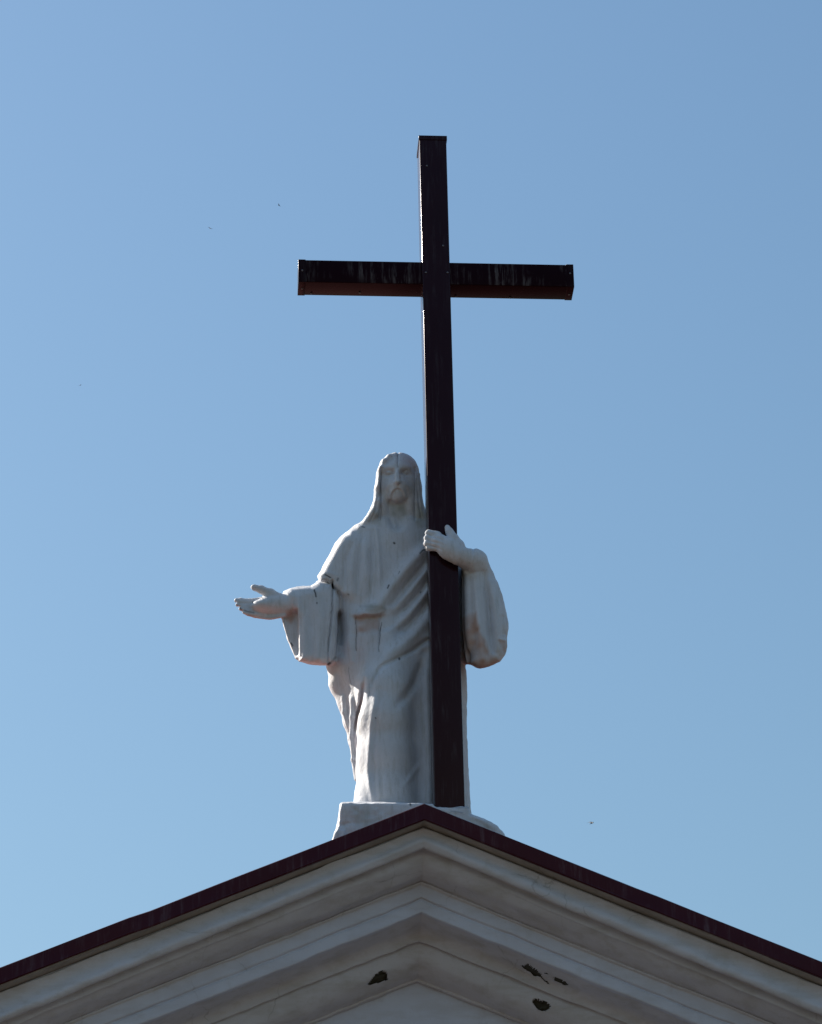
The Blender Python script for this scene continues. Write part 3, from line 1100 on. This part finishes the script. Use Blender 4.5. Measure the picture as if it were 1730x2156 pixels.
def noise3(P, scale, seed):
    """smooth 3-D value noise in [-1, 1]."""
    r = np.random.default_rng(seed).uniform(-1, 1, (32, 32, 32))
    q = P / scale + 100.0
    i = np.floor(q).astype(int)
    f = q - i
    f = f * f * (3 - 2 * f)
    v = 0
    for a in (0, 1):
        for b in (0, 1):
            for c in (0, 1):
                w = (f[:, 0] if a else 1 - f[:, 0]) * (f[:, 1] if b else 1 - f[:, 1]) * (f[:, 2] if c else 1 - f[:, 2])
                v = v + w * r[(i[:, 0] + a) % 32, (i[:, 1] + b) % 32, (i[:, 2] + c) % 32]
    return v


# old chisel marks and weathering in the round
VS = VS + NS * (0.004 * noise3(VS, 0.09, 3) + 0.0026 * noise3(VS, 0.035, 4))[:, None]

PXS, PYS = project(VS)
FRONT = (NS * (CAM - VS)).sum(1) > 0
WEAR_AND_BOUNCE = np.zeros((len(VS), 3))
wob = 1.5 * noise3(VS, 0.05, 9)


def crack_and_line(pts, w, v=1.0, ymax=9):
    d = poly_dist(PXS + wob, PYS, pts)
    m = np.clip(1.3 - d / w, 0, 1) * v * FRONT
    WEAR_AND_BOUNCE[:, 1] = np.maximum(WEAR_AND_BOUNCE[:, 1], m)


def stain_and_bounce(pts, ch, v, soft=5.0):
    ins = in_poly(PXS + 2 * wob, PYS + 2 * wob, pts)
    d = poly_dist(PXS + 2 * wob, PYS + 2 * wob, list(pts) + [pts[0]])
    m = np.clip(0.5 + np.where(ins, d, -d) / soft, 0, 1) * v * FRONT * (0.75 + 0.4 * noise3(VS, 0.06, 12 + ch))
    WEAR_AND_BOUNCE[:, ch] = np.clip(np.maximum(WEAR_AND_BOUNCE[:, ch], m), 0, 1)


crack_and_line([(701, 1224), (699, 1260), (697, 1290), (690, 1372)], 0.8, 0.5)
crack_and_line([(685, 1210), (690, 1213), (697, 1216)], 1.6, 0.95)
crack_and_line([(662, 1242), (664, 1250), (665, 1256)], 2.0, 0.95)
crack_and_line([(666, 1269), (666, 1270)], 2.0, 0.8)
crack_and_line([(709, 1222), (711, 1218)], 2.4, 0.6)
crack_and_line([(750, 1300), (750, 1330), (749, 1370)], 0.8, 0.7)
crack_and_line([(804, 1310), (799, 1340), (797, 1372)], 0.9, 0.8)
crack_and_line([(829, 1143), (830, 1144)], 2.2, 1)
crack_and_line([(816, 1238), (819, 1232)], 1.7, 1)
crack_and_line([(838, 1208), (840, 1203)], 1.2, 0.6)
crack_and_line([(884, 1165), (889, 1159), (897, 1156)], 1.6, 0.95)
crack_and_line([(761, 1109), (767, 1110)], 1.4, 0.8)
crack_and_line([(840, 1386), (841, 1388)], 2.4, 0.95)
crack_and_line([(691, 1399), (694, 1396)], 3.0, 0.95)
crack_and_line([(696, 1394), (706, 1384)], 2.5, 0.4)
crack_and_line([(734, 1405), (736, 1430), (740, 1445)], 0.8, 0.5)
crack_and_line([(885, 1248), (886, 1246)], 1.8, 0.7)
crack_and_line([(733, 1251), (734, 1252)], 2.0, 0.5)
crack_and_line([(790, 1511), (791, 1513)], 1.3, 0.9)
crack_and_line([(757, 1276), (776, 1278), (793, 1276)], 2.5, 0.12)
crack_and_line([(612, 1354), (615, 1360)], 1.8, 0.9)
crack_and_line([(531, 1267), (532, 1269)], 1.6, 0.8)
crack_and_line([(505, 1279), (507, 1283)], 1.3, 0.8)
crack_and_line([(514, 1285), (522, 1288), (534, 1290)], 1.8, 0.5)  # darker along the groove between the last two fingers
crack_and_line([(551, 1255), (553, 1260)], 2.0, 0.6)  # darker in the crook of the thumb
crack_and_line([(776, 1440), (776, 1480), (775, 1530)], 0.7, 0.35)
crack_and_line([(837, 955), (837, 984)], 1.0, 0.5)  # dark line along the carved hair parting
# rust and bare primer; warm bounce light painted on some undersides
stain_and_bounce([(748, 1296), (762, 1293), (790, 1294), (806, 1296), (802, 1306), (796, 1326), (770, 1334), (750, 1330)], 0, 0.75, 12)
stain_and_bounce([(738, 1308), (804, 1304), (798, 1372), (768, 1392), (742, 1380)], 0, 0.2, 22)  # faint stain plus reflected warm light, both painted into the panel colour
stain_and_bounce([(984, 1295), (1003, 1288), (1006, 1310), (1010, 1330), (1020, 1344), (1025, 1360), (1030, 1376), (1050, 1388), (1053, 1393), (1012, 1410), (980, 1404),
       (972, 1380), (972, 1300)], 0, 0.78, 7)
stain_and_bounce([(1048, 1346), (1062, 1348), (1069, 1356), (1069, 1380), (1058, 1372)], 0, 0.6, 5)
stain_and_bounce([(603, 1286), (616, 1284), (620, 1300), (612, 1312), (602, 1304)], 0, 0.6, 8)
stain_and_bounce([(510, 1288), (546, 1300), (590, 1296), (590, 1308), (546, 1310), (505, 1294)], 0, 0.35, 6)  # pink bounce from the roof, painted along the hand's lower edge
stain_and_bounce([(622, 1386), (690, 1393), (695, 1404), (650, 1402)], 0, 0.3, 8)  # primer and painted roof bounce under the sleeve hem
# greenish-grey patches on neck, hair falls, waist and wrist
stain_and_bounce([(823, 1062), (852, 1062), (858, 1085), (840, 1092), (820, 1082)], 2, 0.6, 10)
stain_and_bounce([(874, 1060), (890, 1070), (896, 1105), (880, 1110), (872, 1090)], 2, 0.65, 10)
stain_and_bounce([(770, 1096), (790, 1070), (802, 1085), (800, 1106)], 2, 0.5, 10)
stain_and_bounce([(768, 1272), (800, 1272), (812, 1280), (795, 1290), (770, 1286)], 2, 0.6, 8)
stain_and_bounce([(920, 1172), (958, 1180), (975, 1196), (945, 1196)], 2, 0.45, 8)

statue = empty('statue', W(860, 1690, YB))
tag(statue, 'white robed bearded stone statue, one hand open and the other clasping the cross', 'statue')

# split the figure into its parts; the mantle is the cloth over the shoulder, the sash and the hip
mant = in_poly(PXS, PYS, [(700, 1100), (800, 1108), (800, 1262), (815, 1236), (905, 1140), (990, 1180), (990, 1352), (893, 1353), (838, 1388), (805, 1404),
                          (775, 1450), (760, 1560), (740, 1640), (670, 1640), (670, 1404), (712, 1400), (735, 1300), (812, 1296), (820, 1284), (712, 1292), (690, 1200)])
LS = np.where((LS == ROBE) & mant, MANTLE, LS)
NAMES = {ROBE: 'robe', BODY: 'head', HAND_A: 'hand', HAND_B: 'hand', HAIR: 'hair', MANTLE: 'mantle', SLEEVE_A: 'sleeve', SLEEVE_B: 'sleeve'}
fl = LS[QS].astype(int)
fl = np.sort(fl, 1)[:, 1]
for lab, nm in NAMES.items():
    q = QS[fl == lab]
    used, inv = np.unique(q, return_inverse=True)
    me = mesh_np(nm, VS[used], quads=inv.reshape(q.shape))
    at = me.color_attributes.new('wear_and_bounce', 'FLOAT_COLOR', 'POINT')
    at.data.foreach_set('color', np.concatenate([WEAR_AND_BOUNCE[used], np.ones((len(used), 1))], 1).astype(np.float32).ravel())
    me.normals_split_custom_set_from_vertices(NS[used].astype(np.float32))
    me.materials.append(MAT_STONE)
    child_of(link(nm, me), statue)

# ------------------------------------------------------------------ plinth and mortar bed
PRIMS.clear()
add(poly([(718, 1691), (800, 1690), (912, 1692.5), (917, 1698.5), (985, 1700), (988, 1717), (1010, 1723), (1032, 1732), (1046, 1741), (1060, 1757), (1066, 1790),
          (1066, 1830), (700, 1830), (704, 1772), (709, 1747), (714, 1726), (716, 1705)], -0.13, 1.05, 3), 'u', 0.01, ROBE)
add(poly([(699, 1775), (704, 1757), (711, 1746), (725, 1748), (735, 1830), (697, 1830)], -0.15, 1.06, 3), 'u', 0.02, ROBE)
fold([(712, 1738), (740, 1732), (775, 1733), (800, 1726)], 2.0, [-2, -3, -2, -1], 0.6)
fold([(930, 1706), (950, 1709), (975, 1712)], 2.0, [2, 2, 1], 0.6)
fold([(990, 1718), (1020, 1730), (1040, 1745)], 4.0, [2, 3, 2], 0.6)
VS, QS, LS, NS = extract((W(680, 1700, 0)[0], -0.26, W(900, 1832, 0.3)[2]), (W(1085, 1700, 0)[0], 1.16, ZB + 0.25), 0.014)
VS = VS + NS * (0.014 * noise3(VS, 0.15, 5) + 0.008 * noise3(VS, 0.05, 6))[:, None]
PXS, PYS = project(VS)
FRONT = (NS * (CAM - VS)).sum(1) > 0
WEAR_AND_BOUNCE = np.zeros((len(VS), 3))
wob = 1.5 * noise3(VS, 0.05, 9)
crack_and_line([(863, 1692), (864, 1695)], 2.2, 1.0)
crack_and_line([(949, 1708), (960, 1709), (972, 1711)], 1.5, 0.45)
crack_and_line([(918, 1699), (986, 1701)], 1.3, 0.5)
stain_and_bounce([(740, 1700), (790, 1702), (800, 1740), (750, 1745)], 2, 0.35, 14)
me = mesh_np('plinth', VS, quads=QS)
at = me.color_attributes.new('wear_and_bounce', 'FLOAT_COLOR', 'POINT')
at.data.foreach_set('color', np.concatenate([WEAR_AND_BOUNCE, np.ones((len(VS), 1))], 1).astype(np.float32).ravel())
me.materials.append(MAT_STONE)
tag(link('plinth', me), 'rough whitewashed plinth under the statue, astride the roof ridge', 'plinth')
#END STATUE

# ------------------------------------------------------------------ birds far off in the sky
def bird_body():
    V, q = [], []
    prof = [(-0.085, 0.001, 0.012), (-0.06, 0.006, 0.010), (-0.03, 0.014, 0.014), (0.01, 0.018, 0.018), (0.04, 0.015, 0.016), (0.058, 0.011, 0.012), (0.072, 0.007, 0.007), (0.082, 0.001, 0.001)]
    for x, rz, ry in prof:
        for k in range(8):
            t = k * math.pi / 4
            V.append((x, ry * math.cos(t), rz * math.sin(t)))
    for i in range(len(prof) - 1):
        for k in range(8):
            q.append((i * 8 + k, i * 8 + (k + 1) % 8, i * 8 + 8 + (k + 1) % 8, i * 8 + 8 + k))
    me = mesh_np('bird', np.array(V), quads=np.array(q))
    me.materials.append(MAT_BIRD)
    return me


def bird_wing(s):
    st = [(0.035, -0.02, 0.0, 0.012), (0.035, -0.018, 0.05, 0.028), (0.012, -0.028, 0.10, 0.034), (-0.03, -0.044, 0.15, 0.026), (-0.062, -0.066, 0.185, 0.016)]
    V, q = [], []
    for x0, x1, yy, zz in st:
        V += [(x0, s * yy, zz), (x1, s * yy, zz), (x1, s * yy, zz - 0.004), (x0, s * yy, zz - 0.005)]
    for i in range(len(st) - 1):
        for k in range(4):
            a, b = i * 4 + k, i * 4 + (k + 1) % 4
            q.append((a, b, b + 4, a + 4))
    q.append((16, 17, 18, 19))
    me = mesh_np('wing', np.array(V), quads=np.array(q))
    me.materials.append(MAT_BIRD)
    return me


BIRD, WINGS = bird_body(), [bird_wing(1), bird_wing(-1)]
for (px, py, dist, rot, lab) in [
        (1245.5, 1733.0, 105.0, (0.5, -0.55, 0.15), 'small dark bird flying low over the right slope of the gable'),
        (442.0, 481.0, 230.0, (0.3, -0.2, 1.9), 'tiny dark bird in the open sky, up and to the left of the crossbeam'),
        (587.0, 432.0, 270.0, (0.4, 0.1, 2.6), 'tiny faint bird just above the left arm of the crossbeam'),
        (169.0, 811.0, 250.0, (0.2, -0.6, 0.5), 'tiny faint bird near the left edge of the sky, below crossbeam height')]:
    d = ray(px, py)
    b = link('bird', BIRD)
    b.location = CAM + d * dist
    b.rotation_euler = rot
    tag(b, lab, 'bird', 'birds flying in the clear sky')
    for w in WINGS:
        link('wing', w, b)

# ------------------------------------------------------------------ ground
g = 3000.0
gm = mesh_np('ground', np.array([(-g, -g, 0), (g, -g, 0), (g, g, 0), (-g, g, 0)], float), quads=np.array([(0, 1, 2, 3)]), smooth=False)
gm.materials.append(MAT_GROUND)
tag(link('ground', gm), 'pale paved ground around the church', None, None, 'structure')
